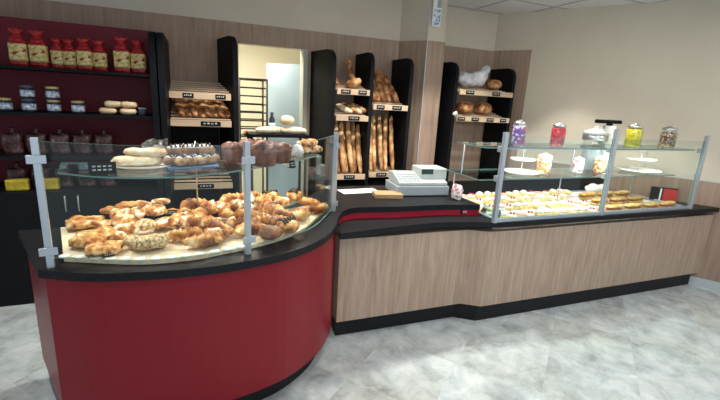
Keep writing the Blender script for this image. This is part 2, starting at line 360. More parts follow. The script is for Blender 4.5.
# red curved counter body
def inset(c, d):
    out = []
    for i, p in enumerate(c):
        t = (c[min(i+1, len(c)-1)] - c[max(i-1, 0)]); n = Vector((-t.y, t.x)).normalized(); out.append((p.x+n.x*d, p.y+n.y*d))
    return out
pc = [p for p in oc if p.x < .885 and p.y < 2.56]
pan = inset(pc, .02); pan[0] = (-.652, 2.065)
back = [(.80, 2.95), (.45, 2.75), (.1, 2.66), (-.4, 2.64), (-.895, 2.63)]
t = thing('curved_display_counter', 'curved glossy red counter under the glazed pastry display', 'counter', (0, 2.3, 0))
b = MB()
full = pan + back
zz = [z-.041 for z in [p.z for p in pc]] + [ZR-.041]*5
b.prism(full, .13, zz); o = b.build('red_panel', M['red'], t, loc=(0, -2.3, 0))
kk = inset(pc, .09); kk[0] = (-.60, 2.13)
b = MB(); b.prism(kk + [(.76, 2.9), (.45, 2.7), (.1, 2.6), (-.4, 2.58), (-.80, 2.57)], 0, .129); b.build('kickboard', M['kick'], t, loc=(0, -2.3, 0))
# wood fronted service counter
led = [(.845, 2.40), (.92, 2.405), (1.07, 2.43), (1.30, 2.46), (1.62, 2.485), (1.90, 2.45), (2.10, 2.39), (2.3, 2.375)]
lc = curve([(x, y, 0) for x, y in led], 5)
t = thing('service_counter', 'long wood-effect counter front with black kickboard', 'counter', (3, 2.6, 0))
b = MB()
b.prism([(.88, 2.50), (1.93, 2.50), (2.07, 2.41), (4.80, 2.39), (4.68, 2.52), (4.18, 3.30), (.95, 3.30), (.90, 2.9)], .142, .77)
b.build('wood_panel', M['wood'], t, loc=(-3, -2.6, 0))
b = MB(); b.prism([(.89, 2.555), (1.91, 2.545), (2.055, 2.44), (4.76, 2.43), (4.62, 2.6), (4.18, 3.25), (.95, 3.25), (.93, 2.9)], 0, .141)
b.build('kickboard', M['kick'], t, loc=(-3, -2.6, 0))
# red fascia of cash desk
fc = [p for p in oc if p.x > .90]
fi = inset(fc, .012); 
b = MB(); b.prism(fi + [(2.02, 3.28), (1.05, 3.28), (.93, 3.0)], .851, [p.z-.041 for p in fc] + [ZD-.041]*3)
t = thing('cash_desk', 'raised cash desk with a dark red fascia under black worktop', 'desk', (1.5, 2.9, .85))
b.build('fascia', M['fascia'], t, loc=(-1.5, -2.9, -.85))
b = MB(); b.box(-.07, .06, -.004, .0, -.02, .02, 0); b.build('badge_plate', M['black'], t, loc=(2.0-1.5, 2.621-2.9, .878-.85), rot=(0, 0, R(-9)))
bd = MB(); 
for k, (x0, w, h) in enumerate(((-.05, .010, .014), (-.035, .008, .014), (-.022, .010, .014), (-.008, .010, .014), (.006, .008, .014), (.02, .012, .009), (.036, .006, .014))):
    bd.box(x0, x0+w, -.006, -.004, -.007, -.007+h)
bd.build('badge_lettering', M['white'], t, loc=(2.0-1.5, 2.621-2.9, .878-.85), rot=(0, 0, R(-9)))
# ledge / case worktop (one continuous top, with the refrigerated well left open)
ZL = .85
b = MB()
left = [(p.x, p.y) for p in lc]
b.prism(left + [(2.3, 2.47), (2.12, 2.47), (2.12, 2.75), (.95, 2.75), (.885, 2.60)], ZL-.04, ZL)
b.prism([(2.3, 2.375), (4.81, 2.355), (4.74, 2.47), (2.3, 2.47)], ZL-.04, ZL)
b.prism([(4.44, 2.47), (4.74, 2.47), (4.46, 2.92), (4.44, 2.92)], ZL-.04, ZL)
o = b.build('ledge_worktop', M['blacktop'], bevel=.003)
tag(o, 'long black ledge worktop along the wood-effect counter', 'worktop')
# refrigerated well
t = thing('refrigerated_display_case', 'long glazed refrigerated case with aluminium posts and two glass shelves', 'display case', (3.2, 2.8, ZL))
L0 = (-3.2, -2.8, -ZL)
b = MB(); b.prism([(2.14, 2.475), (4.42, 2.475), (4.42, 2.93), (4.27, 3.20), (2.14, 3.20)], .772, .79)
b.build('well_floor', M['plastic'], t, loc=L0)
b = MB(); b.box(2.12, 4.26, 3.202, 3.24, .772, 1.00); b.build('rear_panel', M['black'], t, loc=L0)
b = MB(); b.box(2.121, 2.138, 2.475, 3.20, .792, .862); b.box(2.14, 4.25, 3.176, 3.2, .792, .868)
b.prism([(4.41, 2.475), (4.438, 2.475), (4.438, 2.94), (4.29, 3.18), (4.25, 3.18), (4.41, 2.93)], .792, .862); b.build('rim', M['alu'], t, loc=L0)
b = MB(); b.box(2.06, 4.42, 2.388, 2.408, ZL+.0005, ZL+.03); b.build('front_rail', M['alu'], t, loc=L0, bevel=.002)
for x, yb, h in ((2.075, 2.398, .68), (3.20, 2.398, .73), (4.40, 2.398, .70)):
    b = MB(); b.prism([(x-.016, yb-.018), (x+.016, yb-.018), (x+.016, yb+.014), (x-.016, yb+.014)], ZL+.0005, ZL+h)
    p = b.build('post', M['alu'], t, loc=L0, bevel=.002)
    for z in (1.41, 1.19): c = MB(); c.box(x-.022, x+.022, yb+.014, yb+.045, z-.026, z+.016); c.build('clamp', M['alu'], p, bevel=.002)
for x0, x1 in ((2.10, 3.175), (3.225, 4.375)):
    b = MB(); b.box(x0, x1, 2.394, 2.402, ZL+.031, 1.50); g = b.build('front_glass', [M['glass'], M['edge']], t, loc=L0)
    for p in g.data.polygons: p.material_index = 1 if abs(p.normal.y) < .5 else 0
def shelfglass(name, x0, x1, y0, y1, z, th=.009):
    b = MB(); b.box(x0, x1, y0, y1, z, z+th); g = b.build(name, [M['glass'], M['edge']], t, loc=L0)
    for p in g.data.polygons: p.material_index = 1 if abs(p.normal.z) < .5 else 0
    return g
ZU, ZLO = 1.415, 1.165
shelfglass('upper_shelf', 1.95, 4.37, 2.452, 2.80, ZU-.009)
shelfglass('lower_shelf', 1.97, 4.25, 2.50, 2.95, ZLO-.009)
for x in (2.0, 3.2, 4.2):
    b = MB(); b.box(x-.004, x+.004, 2.86, 2.868, .79, ZLO-.01); b.build('shelf_rod', M['alu'], t, loc=L0)
    b = MB(); b.box(x-.004, x+.004, 2.77, 2.778, ZLO, ZU-.01); b.build('shelf_rod', M['alu'], t, loc=L0)
b = MB(); b.box(2.12, 4.36, 2.48, 2.49, ZU-.017, ZU-.0095); b.build('added_light_bar', M['alu'], t, loc=L0)  # added bar, only there as a holder for the fill light
area('case_fill_light', (3.25, 2.485, ZU-.02), 2.2, .012, 17, (1.0, .96, .88), (3.25, 2.85, .8))  # added fill that brightens the cakes, not a fitting of the case
# curled guard at the desk end
b = MB(); pts = [(math.sin(a)*.05, -math.cos(a)*.05) for a in [R(k) for k in range(-40, 111, 15)]]
n = len(pts); vs = [(x, 0, z) for x, z in pts] + [(x*1.0, .22, z) for x, z in pts]
b.add(vs, [(i, i+1, n+i+1, n+i) for i in range(n-1)], 0, True)
o = b.build('curved_guard', M['curl'], loc=(2.135, 2.46, .902)); s = o.modifiers.new('solid', 'SOLIDIFY'); s.thickness = .004
tag(o, 'small curled translucent guard between cash desk end and glazed case', 'guard')

# ---- curved glass display on the red counter
t = thing('curved_glass_display', 'curved glass pastry display with three aluminium posts on red counter', 'display case', (0, 2.3, ZR))
L0 = (0, -2.3, -ZR)
gpts = [(-.625, 2.08, 0), (-.2, 1.955, 0), (.219, 2.03, 0), (.59, 2.245, 0), (.87, 2.66, 0)]
gc = curve(gpts, 6)
for i0, i1 in ((0, 12), (12, 24)):
    seg = gc[i0:i1+1]; b = MB(); n = len(seg)
    a = inset(seg, .004); c = inset(seg, -.004); ring = a + c[::-1]
    z0 = ZR + .04 if i0 == 0 else .945
    b.prism(ring, z0, 1.462, sm=False)
    g = b.build('curved_glass', [M['glass'], M['edge']], t, loc=L0)
    for p in g.data.polygons: p.material_index = 1 if abs(p.normal.z) > .5 else 0
for (x, y), zb, rz in (((-.625, 2.08), ZR, R(8)), ((.219, 2.045), ZR, R(18)), ((.87, 2.66), .927, R(55))):
    b = MB(); b.box(-.0135, .0135, -.016, .012, zb+.0005, 1.478, M=T(x, y-.012, 0, rz)); p = b.build('post', M['alu'], t, loc=L0, bevel=.002)
    for z in (1.39, .985): c = MB(); c.box(-.034, .034, -.024, -.0185, z-.018, z+.018, M=T(x, y-.012, 0, rz)); c.build('clamp', M['alu'], p, bevel=.002)
ZS = 1.305
sf = curve([(-.60, 2.22, 0), (-.40, 2.10, 0), (-.15, 2.07, 0), (.10, 2.16, 0), (.34, 2.34, 0), (.57, 2.55, 0), (.80, 2.80, 0)], 5)
sb = curve([(.88, 3.08, 0), (.62, 2.92, 0), (.35, 2.72, 0), (.0, 2.52, 0), (-.35, 2.50, 0), (-.66, 2.52, 0)], 5)
b = MB(); b.prism([(p.x, p.y) for p in sf] + [(p.x, p.y) for p in sb], ZS-.008, ZS)
g = b.build('glass_shelf', [M['glass'], M['edge']], t, loc=L0)
for p in g.data.polygons: p.material_index = 1 if abs(p.normal.z) < .5 else 0
b = MB()
b.tube([(-.012, 2.545, 1.03), (-.012, 2.545, 1.42)], .004, 8)
b.build('shelf_rod', M['steel'], t, loc=L0)
for (p, q, tg) in (((-.2, 2.30, ZS-.03), .7, (-.2, 2.2, .9)), ((.45, 2.62, ZS-.03), .5, (.35, 2.45, .9))):
    area('display_fill_light', p, q, .03, 3, (1.0, .90, .74), tg)  # added fill to brighten the pastries, no strip lamp under this shelf

# ================================================================= WALL SHELVING
def side_profile(d0, d1, zt, r=.12):   # profile in (y, z): back y=d1, front y=d0
    pts = [(d1, 0), (d1, zt)]
    for k in range(0, 7):
        a = PI/2*k/6; pts.append((d0 + r - r*math.sin(a), zt - r + r*math.cos(a)))
    pts.append((d0, 0)); return pts
def panel_mesh(x, th, yf, yb, zt, ang=0):
    pr = side_profile(yf-yb, 0, zt); n = len(pr)
    Mx = T(x, yb, 0, ang)
    b = MB(); vs = [(0, y, z) for y, z in pr] + [(th, y, z) for y, z in pr]
    b.add(vs, [tuple(range(n))[::-1], tuple(range(n, 2*n))], 0, False, Mx)
    b.add(vs, [(i, (i+1) % n, n+(i+1) % n, n+i) for i in range(n)], 0, False, Mx)
    return b
def shelf(parent, x0, x1, yf, yb, z, tilt, plates, off=(0, 0, 0), slats=7, bm='birch'):
    b = MB(); d = yb-yf
    for k in range(slats):
        y0 = yf+.02 + (d-.03)*k/slats; z0 = z + tilt*(k+.5)/slats
        b.box(x0, x1, y0, y0+(d-.03)/slats*.62, z0-.008, z0+.004)
    o = b.build('slatted_shelf', M[bm], parent, loc=off)
    f = MB(); f.box(x0, x1, yf, yf+.018, z-.030, z+.026); f.build('front_board', M[bm], o, bevel=.002)
    for px, w in plates:
        p = MB(); p.box(px-w/2, px+w/2, yf-.004, yf-.0005, z-.022, z+.018); 
        for q in range(4): p.box(px-w*.36+q*w*.19, px-w*.36+q*w*.19+w*.11, yf-.0055, yf-.0042, z-.006, z+.004+.004*(q % 2), 1)
        p.build('price_holder', [M['black'], M['plastic']], o)
    return o
# -- red-backed gondola at the left
t = thing('red_backed_shelving', 'tall black shelving unit with a dark red back at far left', 'shelving', (-1, 4, 0)); L0 = (1, -4, 0)
b = MB(); b.box(-2.2, -.32, 4.10, 4.12, .9, 2.17); b.build('back_panel', M['redback'], t, loc=L0)
panel_mesh(-.318, .045, 3.65, 4.12, 2.13).build('side_panel', M['black'], t, loc=L0, bevel=.006)
b = MB(); b.box(-2.2, -.319, 3.66, 4.12, 0.0, .90); cab = b.build('base_cabinet', M['black'], t, loc=L0)
for x in (-.958, -.873):
    h = MB(); h.tube([(x, 3.66, .74), (x, 3.635, .745), (x, 3.635, .865), (x, 3.66, .87)], .005, 8); h.build('door_handle', M['steel'], cab)
SHZ = (1.805, 1.485, 1.165)
for z in SHZ:
    b = MB(); b.box(-2.2, -.319, 3.665, 4.099, z-.022, z); b.build('shelf', M['black'], t, loc=L0)
# -- bread shelving left of the door
t = thing('bread_shelving', 'black-sided bread shelving with pale slatted shelves left of the doorway', 'shelving', (0, 4.3, 0)); L0 = (0, -4.3, 0)
panel_mesh(-.262, .045, 3.66, 4.48, 2.13).build('side_panel', M['black'], t, loc=L0, bevel=.006)
panel_mesh(.215, .045, 4.0, 4.48, 2.20, R(13)).build('side_panel', M['black'], t, loc=L0, bevel=.006)
shelf(t, -.213, .30, 4.0, 4.46, 1.66, .13, ((-.06, .09), (.21, .09)), L0)
shelf(t, -.213, .30, 4.0, 4.46, 1.42, .16, ((.12, .17),), L0)
shelf(t, -.213, .30, 4.0, 4.46, .845, .15, ((.06, .14),), L0)
b = MB(); b.box(-.213, .21, 4.468, 4.483, .25, 1.35); b.build('back_panel', M['black'], t, loc=L0)
# -- bread shelving right of the door
t = thing('bread_shelving', 'black-sided baguette shelving between doorway and column', 'shelving', (1.6, 4.3, 0)); L0 = (-1.6, -4.3, 0)
panel_mesh(1.16, .045, 4.0, 4.48, 2.17, R(11)).build('side_panel', M['black'], t, loc=L0, bevel=.006)
panel_mesh(1.665, .04, 4.02, 4.48, 2.18, 0).build('side_panel', M['black'], t, loc=L0, bevel=.006)
panel_mesh(2.115, .04, 4.02, 4.48, 2.16, 0).build('side_panel', M['black'], t, loc=L0, bevel=.006)
shelf(t, 1.31, 1.66, 4.0, 4.46, 1.775, .12, ((1.40, .1), (1.58, .09)), L0)
shelf(t, 1.31, 1.66, 4.0, 4.46, 1.515, .14, ((1.50, .12),), L0)
shelf(t, 1.31, 1.66, 4.0, 4.46, .905, .03, ((1.48, .12),), L0)
shelf(t, 1.71, 2.11, 4.0, 4.46, 1.64, .12, ((1.79, .09), (1.98, .11)), L0)
shelf(t, 1.71, 2.11, 4.0, 4.46, .925, .03, ((1.85, .12), (2.05, .05)), L0)
b = MB(); b.box(1.30, 2.085, 4.05, 4.48, 0, .80); b.build('base_cabinet', M['black'], t, loc=L0)
b = MB(); b.box(1.21, 1.66, 4.466, 4.483, .9, 1.62); b.box(1.71, 2.085, 4.466, 4.483, .9, 1.72); b.build('back_panel', M['woodwall'], t, loc=L0)
# -- corner bread shelving
t = thing('bread_shelving', 'black-sided corner shelving holding round loaves right of the column', 'shelving', (3.1, 4.3, 0)); L0 = (-3.1, -4.3, 0)
panel_mesh(2.645, .045, 4.04, 4.48, 2.17, R(7)).build('side_panel', M['black'], t, loc=L0, bevel=.006)
panel_mesh(3.49, .045, 4.04, 4.46, 2.16).build('side_panel', M['black'], t, loc=L0, bevel=.006)
shelf(t, 2.745, 3.485, 4.0, 4.46, 1.85, .10, ((2.88, .11), (3.24, .11)), L0)
shelf(t, 2.745, 3.485, 4.0, 4.46, 1.555, .10, ((2.80, .1), (2.99, .1), (3.20, .1), (3.39, .09)), L0)

# ================================================================= BREAD BUILDERS
def loaf_mb(L, r, bend=0, cuts=5, flat=.8, n=14, seg=22, pw=.45):
    b = MB(); path = []; rad = []
    for i in range(seg+1):
        t_ = i/seg; x = (t_-.5)*L; e = max(1e-3, 1-abs(2*t_-1)**2.6)
        rr_ = r*e**pw
        if cuts: rr_ *= 1 + .07*math.sin(2*PI*cuts*t_)
        path.append((x, bend*math.sin(PI*t_), 0)); rad.append(max(rr_, .002))
    b.tube(path, rad, n, sz=flat); return b
def simple(name, mb, m, label, cat, jit=.004, freq=25, seed=0):
    mb.seed = seed; o = mb.build(name, m, jitter=jit, jfreq=freq); tag(o, label, cat); return o
def croissant_mb(size=.125, th=.030):
    b = MB(); path = []; rad = []; n = 56
    for i in range(n+1):
        t_ = i/n; a = (t_-.5)*R(170); Rr = size*.42
        path.append((Rr*math.sin(a)*1.2, Rr*(math.cos(a)-.45), 0))
        e = max(.05, math.sin(PI*t_))**.75
        saw = (t_*7 if t_ < .5 else (1-t_)*7) % 1
        rad.append(th*e*(.64 + .46*saw)+.003)
    b.tube(path, rad, 14, sz=.85); return b
# pastries prototypes (all with own label when placed)
def blob_mb(rx, ry, rz, n=14, m=10):
    b = MB(); prof = []
    vs = []; fs = []
    for i in range(m+1):
        a = -PI/2 + PI*i/m
        for k in range(n): vs.append((rx*math.cos(a)*math.cos(2*PI*k/n), ry*math.cos(a)*math.sin(2*PI*k/n), rz*(math.sin(a) if a > 0 else .75*math.sin(a))))
    for i in range(m):
        for k in range(n): fs.append((i*n+k, i*n+(k+1) % n, (i+1)*n+(k+1) % n, (i+1)*n+k))
    b.add(vs, fs, 0, True); return b
def snail_mb(r=.055):
    b = MB(); path = []; rad = []
    for i in range(60):
        t_ = i/59; a = t_*2*PI*2.6; rr_ = .008 + (r-.012)*t_
        path.append((rr_*math.cos(a), rr_*math.sin(a), .006*(1-t_))); rad.append(.0125 if i < 56 else .0125*(60-i)/4)
    b.tube(path, rad, 8, sz=1.3); b.lathe([(r*.7, -.012), (r*.9, -.004), (r*.5, .006), (.005, .008)], 16); return b

def pw(name):
    return name
ITEM = {}
ITEM['croissant'] = simple('croissant', croissant_mb(), M['croissant'], 'x', 'croissant', .003, 30)
ITEM['sugar_croissant'] = simple('sugared_croissant', croissant_mb(.13, .034), M['sugar'], 'x', 'croissant', .005, 40)
ITEM['slab'] = simple('almond_slab_pastry', loaf_mb(.165, .066, 0, 0, .42, 20, 26, .3), M['almond'], 'x', 'pastry', .012, 38)
ITEM['lump'] = simple('sugared_bun', blob_mb(.052, .046, .036), M['sugar'], 'x', 'bun', .012, 30)
ITEM['long'] = simple('long_pastry', loaf_mb(.15, .026, .015, 4, .8), M['croissant'], 'x', 'pastry', .004, 40)
ITEM['seed'] = simple('seeded_loaf', loaf_mb(.155, .044, 0, 0, .75, 16, 18, .4), M['seeded'], 'x', 'bread', .006, 40)
ITEM['seedbun'] = simple('seeded_bun', blob_mb(.045, .042, .036), M['seeded'], 'x', 'bun', .006, 30)
ITEM['snail'] = simple('raisin_snail', snail_mb(), M['sugar'], 'x', 'pastry', .002, 30)
ITEM['dark'] = simple('dark_crusty_bun', blob_mb(.056, .05, .042), M['dark_crust'], 'x', 'bun', .010, 26)
# chocolate topped bun: bun + chocolate drizzle part
cb = blob_mb(.056, .052, .038).build('chocolate_topped_bun', M['almond'], jitter=.006, jfreq=30); tag(cb, 'x', 'bun')
dz = MB()
for k in range(5): dz.tube([(-.04+.018*k, -.03+.004*k, .030), (-.036+.018*k, 0, .042), (-.034+.018*k, .03, .030)], .006, 6)
dz.build('chocolate_drizzle', M['choc'], cb); ITEM['choc'] = cb

# wooden tray under the pastries
tf = curve([(-.590, 2.12, 0), (-.2, 1.995, 0), (.19, 2.07, 0), (.54, 2.275, 0), (.81, 2.64, 0)], 6)
tb = curve([(.80, 2.80, 0), (.55, 2.74, 0), (.25, 2.66, 0), (-.2, 2.62, 0), (-.72, 2.60, 0)], 4)
ring = [(p.x, p.y) for p in tf] + [(p.x, p.y) for p in tb]
b = MB(); b.prism(ring, [.9065 + max(0, x-.6)*.11 for x, y in ring], [.930 + max(0, x-.6)*.11 for x, y in ring])
t = b.build('display_tray', M['tray']); tag(t, 'pale wooden tray curving along the red counter under the pastries', 'tray')
b = MB()
for p in inset(tf, .012)[:13]: b.tube([(p[0], p[1], .930), (p[0], p[1], .9335)], .026, 10)
b.build('scalloped_paper_edging', M['doily'], t)

ZT = .9365
def put(kind, pos, rz, label, sc=1.0, lift=0, tilt=0):
    o = ITEM[kind]; sc *= 1.30 if 'croissant' in kind else 1.12; pos = (pos[0]-.005, pos[1]+.03, pos[2]); return place(o, (pos[0], pos[1], pos[2]), R(rz), label, sc=sc, rot=(R(tilt), 0, R(rz)))
rows = [
 ('slab', (-0.586, 2.520, 0.965), 10, 'flat golden almond pastry lying at the back left of the tray', 1.0),
 ('slab', (-0.484, 2.232, 0.970), 50, 'broad flaky almond pastry at the front left corner of the tray', 1.15),
 ('slab', (-0.422, 2.091, 0.960), 5, 'almond pastry lying behind the leftmost price card, nearest the tray edge', .85),
 ('lump', (-0.436, 2.385, 0.975), 20, 'sugar-dusted bun beside the broad almond pastry', 1.0),
 ('lump', (-0.412, 2.523, 1.000), 50, 'sugar-dusted bun at the top of the left pile', 1.0),
 ('lump', (-0.355, 2.301, 0.980), 0, 'sugar-dusted bun between seeded loaf and broad almond pastry', 1.0),
 ('lump', (-0.341, 2.510, 1.000), 80, 'sugar-dusted bun behind the round seeded bun', 1.05),
 ('lump', (-0.387, 2.210, 0.965), 120, 'small sugar-dusted bun in front of the left pile', .8),
 ('long', (-0.460, 2.674, 0.990), 20, 'long golden pastry leaning at the rear left of the left pile', 1.0),
 ('long', (-0.376, 2.638, 1.020), 15, 'long golden pastry lying on top of the left pile', 1.0),
 ('seedbun', (-0.270, 2.337, 0.985), 0, 'round seeded bun above the oblong seeded loaf', 1.0),
 ('seed', (-0.226, 2.095, 0.972), 12, 'oblong seeded loaf at the front of the tray', 1.0),
 ('seedbun', (-0.310, 2.148, 0.965), 40, 'seeded bun touching the left end of the oblong seeded loaf', .8),
 ('snail', (-0.246, 2.577, 1.000), 0, 'sugared raisin snail at the back of the snail pair', 1.05),
 ('snail', (-0.185, 2.416, 0.972), 70, 'sugared raisin snail lying flat right of the seeded bun', 1.05),
 ('long', (-0.127, 2.548, 0.990), -20, 'long plain pastry right of the raisin snails', .9),
 ('sugar_croissant', (-0.071, 2.389, 0.985), 30, 'sugar-dusted croissant on the left side of the central croissant pile', 1.0),
 ('croissant', (-0.073, 2.211, 0.968), 190, 'croissant at the front left of the central pile', 1.0),
 ('sugar_croissant', (0.007, 2.324, 1.000), 160, 'sugar-dusted croissant in the middle of the central pile', 1.1),
 ('croissant', (0.013, 2.122, 0.970), 215, 'striped croissant at the very front of the tray by the middle post', 1.15),
 ('croissant', (-0.017, 2.577, 1.020), 20, 'croissant on the rear top of the central pile', 1.0),
 ('sugar_croissant', (0.090, 2.535, 1.020), -20, 'sugar-dusted croissant on the rear top of the pile left of the middle post', 1.0),
 ('croissant', (0.093, 2.264, 0.990), 120, 'croissant just left of the middle post, halfway up the pile', 1.0),
 ('croissant', (0.120, 2.130, 0.970), 60, 'croissant tucked against the left side of the middle post', .95),
 ('lump', (0.062, 2.146, 0.980), 30, 'sugar-dusted bun between the front croissants', .8),
 ('croissant', (0.185, 2.499, 1.000), 80, 'pale croissant behind the middle post at mid height', 1.0),
 ('croissant', (0.218, 2.676, 1.030), 10, 'croissant at the top rear directly behind the middle post', 1.0),
 ('croissant', (0.284, 2.392, 1.000), 150, 'pale croissant right of the middle post', 1.05),
 ('croissant', (0.264, 2.186, 0.975), 20, 'croissant low on the right side of the middle post', 1.0),
 ('sugar_croissant', (0.351, 2.723, 1.020), 60, 'sugar-dusted croissant in the rear row right of the middle post', 1.0),
 ('croissant', (0.389, 2.462, 1.000), -30, 'croissant in the centre of the right hand pile', 1.05),
 ('dark', (0.354, 2.106, 0.972), 0, 'dark crusty bun at the front of the right hand pile', 1.0),
 ('choc', (0.468, 2.188, 0.978), 30, 'bun with chocolate strands at the right front of the pile', 1.1),
 ('croissant', (0.490, 2.444, 1.000), 100, 'golden croissant behind the chocolate strand bun', 1.05),
 ('choc', (0.459, 2.694, 1.030), 10, 'chocolate striped bun in the rear row behind the right pile', .95),
 ('croissant', (0.577, 2.435, 0.985), 240, 'croissant at the right end of the pile near the tray edge', 1.0),
 ('choc', (0.616, 2.699, 1.030), 60, 'chocolate striped bun on the highest point of the right pile', 1.0),
 ('long', (0.693, 2.637, 1.000), -40, 'long golden pastry sloping down behind the right end of the pile', 1.1),
 ('croissant', (0.733, 2.554, 0.985), 200, 'rightmost croissant of the curved display', .95),
 ('lump', (0.520, 2.626, 1.010), 0, 'sugar-dusted bun in the rear of the right hand pile', .9),
 ('croissant', (0.228, 2.347, 0.980), 200, 'croissant hidden partly by the middle post, on its right side', 1.0),
 ('croissant', (0.336, 2.269, 0.985), 60, 'croissant resting above the dark crusty bun', 1.0),
 ('sugar_croissant', (0.265, 2.528, 1.020), 130, 'sugar-dusted croissant on the ridge right of the middle post', 1.0),
 ('croissant', (0.047, 2.423, 1.010), 60, 'croissant in the second row of the central pile', 1.0),
 ('croissant', (-0.034, 2.495, 1.000), 140, 'croissant at the left shoulder of the central pile', .95),
 ('lump', (-0.323, 2.719, 0.990), 0, 'sugar-dusted bun behind the snail pair at the back of the tray', .95),
 ('lump', (-0.373, 2.348, 1.010), 10, 'sugar-dusted bun crowning the left pile', 1.0),
 ('croissant', (0.380, 2.649, 1.010), -60, 'croissant in the rear row between the two chocolate striped buns', .9),
 ('croissant', (0.403, 2.299, 0.990), 170, 'croissant between the chocolate strand bun and the dark bun', .95),
 ('snail', (-0.223, 2.787, 1.000), 20, 'sugared raisin snail farthest back on the tray', .9),
]
for kd, pos, rz, lb, sc in rows: put(kd, pos, rz, lb, sc, tilt=random.uniform(-12, 12))

# price cards
def card(pos, w, h, rz, label, nm='price_card'):
    t = thing(nm, label, 'price card', pos, R(rz))
    b = MB(); b.box(-w/2, w/2, -.002, .002, 0, h, M=T(0, 0, 0, 0, R(-15))); b.build('plate', M['black'], t)
    c = MB()
    for r_ in range(2):
        for q in range(4): c.box(-w*.36+q*w*.19, -w*.36+q*w*.19+w*.12, -.0035, -.0022, h*(.58-.3*r_), h*(.58-.3*r_)+h*.13, M=T(0, 0, 0, 0, R(-15)))
    c.build('chalk_writing', M['plastic'], t)
    f = MB(); f.box(-w*.3, w*.3, 0, .03, 0, .002); f.build('foot', M['black'], t)
    return t
card((-0.401, 2.068, 0.932), .045, .032, 15, 'black price card in front of the flat almond pastries')
card((-0.139, 2.266, 0.932), .035, .03, 10, 'black price card beside the oblong seeded loaf')
card((-0.153, 2.531, 0.990), .05, .03, -10, 'black price card wedged behind the flat raisin snail')
card((-.41, 2.16, ZS+.0005), .11, .055, 12, 'black price card at the left end of the curved glass shelf')
card((0.518, 2.360, 1.290), .05, .045, 40, 'black price card in front of the brown moulded brioches')

# ---- on the curved glass shelf
b = MB(); b.lathe([(.09, 0), (.15, .012), (.152, .018), (.145, .018), (.09, .006)], 28)
o = b.build('oval_plate', M['white'], loc=(-.27, 2.33, ZS+.001)); o.scale = (1, .7, 1); tag(o, 'white oval plate under the pale flat bread on the glass shelf', 'plate')
for k, (dx, dy, z, L, r_, rz) in enumerate(((-.015, 0, .035, .24, .055, 5), (.03, .02, .075, .22, .048, -8))):
    o = simple('pale_flat_loaf', loaf_mb(L, r_, 0, 0, .5, 14, 16, .3), M['flour'], ('pale floured flat loaf lying on the white oval plate', 'pale floured flat loaf stacked on top of another')[k], 'bread', .005, 25, k)
    o.location = (-.27+dx, 2.33+dy, ZS+z); o.rotation_euler = (0, 0, R(rz))
b = blob_mb(.06, .04, .03, 20, 14); b.seed = 5; o = b.build('crumpled_wrap', M['wrap'], jitter=.03, jfreq=30, loc=(-.20, 2.38, ZS+.115)); tag(o, 'crumpled clear wrap on top of the pale flat loaves', 'wrap')
o = MB(); o.box(-.13, .13, -.09, .09, 0, .012); o = o.build('blue_tray', M['blue'], bevel=.003, loc=(-.035, 2.36, ZS+.0005), rot=(0, 0, R(12))); tag(o, 'dark blue tray under the iced eclairs', 'tray')
ec = loaf_mb(.125, .031, 0, 0, .85, 12, 14, .35).build('iced_eclair', M['bread'], jitter=.003, jfreq=30); tag(ec, 'x', 'eclair')
ic_ = MB(); ic_.tube([(-.045, 0, .016), (0, 0, .021), (.045, 0, .016)], [.018, .025, .018], 10, sz=.6); ic_.build('icing', M['icing'], ec)
cs = MB()
for x in (-.03, -.008, .014, .034): cs.tube([(x-.006, -.022, .024), (x, 0, .036), (x+.006, .022, .024)], .0055, 6)
cs.build('chocolate_stripe', M['choc'], ec)
el = [(-.125, 2.33, .037, 60), (-.075, 2.31, .037, 70), (-.025, 2.33, .037, 60), (.025, 2.35, .037, 65), (.07, 2.39, .037, 60), (-.10, 2.35, .082, 20), (-.04, 2.36, .084, 10), (.03, 2.38, .084, 15)]
en = ['iced eclair at the left end of the blue tray', 'second iced eclair from the left on the blue tray', 'iced eclair in the middle of the blue tray', 'fourth iced eclair from the left on the blue tray', 'iced eclair at the right end of the blue tray', 'iced eclair on the upper layer, leftmost', 'iced eclair on the upper layer, centre', 'iced eclair on the upper layer, rightmost']
for (x, y, z, rz), lb in zip(el, en): place(ec, (x, y, ZS+z-.0), R(rz), lb)
# brioches in brown moulds
br = thing('moulded_brioche', 'x', 'brioche')
b = MB(); b.lathe([(.055, 0), (.066, .075), (.064, .085), (.05, .086)], 22); b.build('paper_mould', M['brioche'], br)
b = blob_mb(.066, .066, .036); b.v = [v + Vector((0, 0, .09)) for v in b.v]; b.build('brioche_top', M['briochetop'], br, jitter=.012, jfreq=28)
for p, lb, sc in (((0.191, 2.495, 1.300), 'brown moulded brioche at the left end of the row', .95), ((0.289, 2.610, 1.300), 'brown moulded brioche at the rear behind the middle post', 1.0), ((0.353, 2.381, 1.300), 'tall brown moulded brioche right of the middle post', 1.15), ((0.471, 2.487, 1.300), 'brown moulded brioche at the right end beside the white bag', 1.0)):
    place(br, (p[0], p[1], ZS+.0005), random.random(), lb, sc=sc)
b = blob_mb(.04, .035, .045); b.seed = 9; o = b.build('paper_bag', M['bagplas'], jitter=.02, jfreq=30, loc=(.62, 2.70, ZS+.036)); tag(o, 'small crumpled white bag beside the moulded brioches', 'bag')
for k, (dx, dy, z, rz, lb) in enumerate(((0, 0, .03, 30, 'flaky pale pastry at the bottom left of the shelf end pile'), (.09, .06, .03, -10, 'flaky pale pastry at the right bottom of the shelf end pile'), (.03, .03, .075, 10, 'flaky pale pastry on top of the shelf end pile'), (.10, .10, .075, 60, 'flaky pale pastry at the top right of the shelf end pile'))):
    o = simple('flaky_turnover', loaf_mb(.13, .045, .02, 3, .55, 12, 18, .4), M['sugar'], lb, 'pastry', .007, 30, k)
    o.location = (.69+dx, 2.84+dy-.02, ZS+z); o.rotation_euler = (0, 0, R(rz))
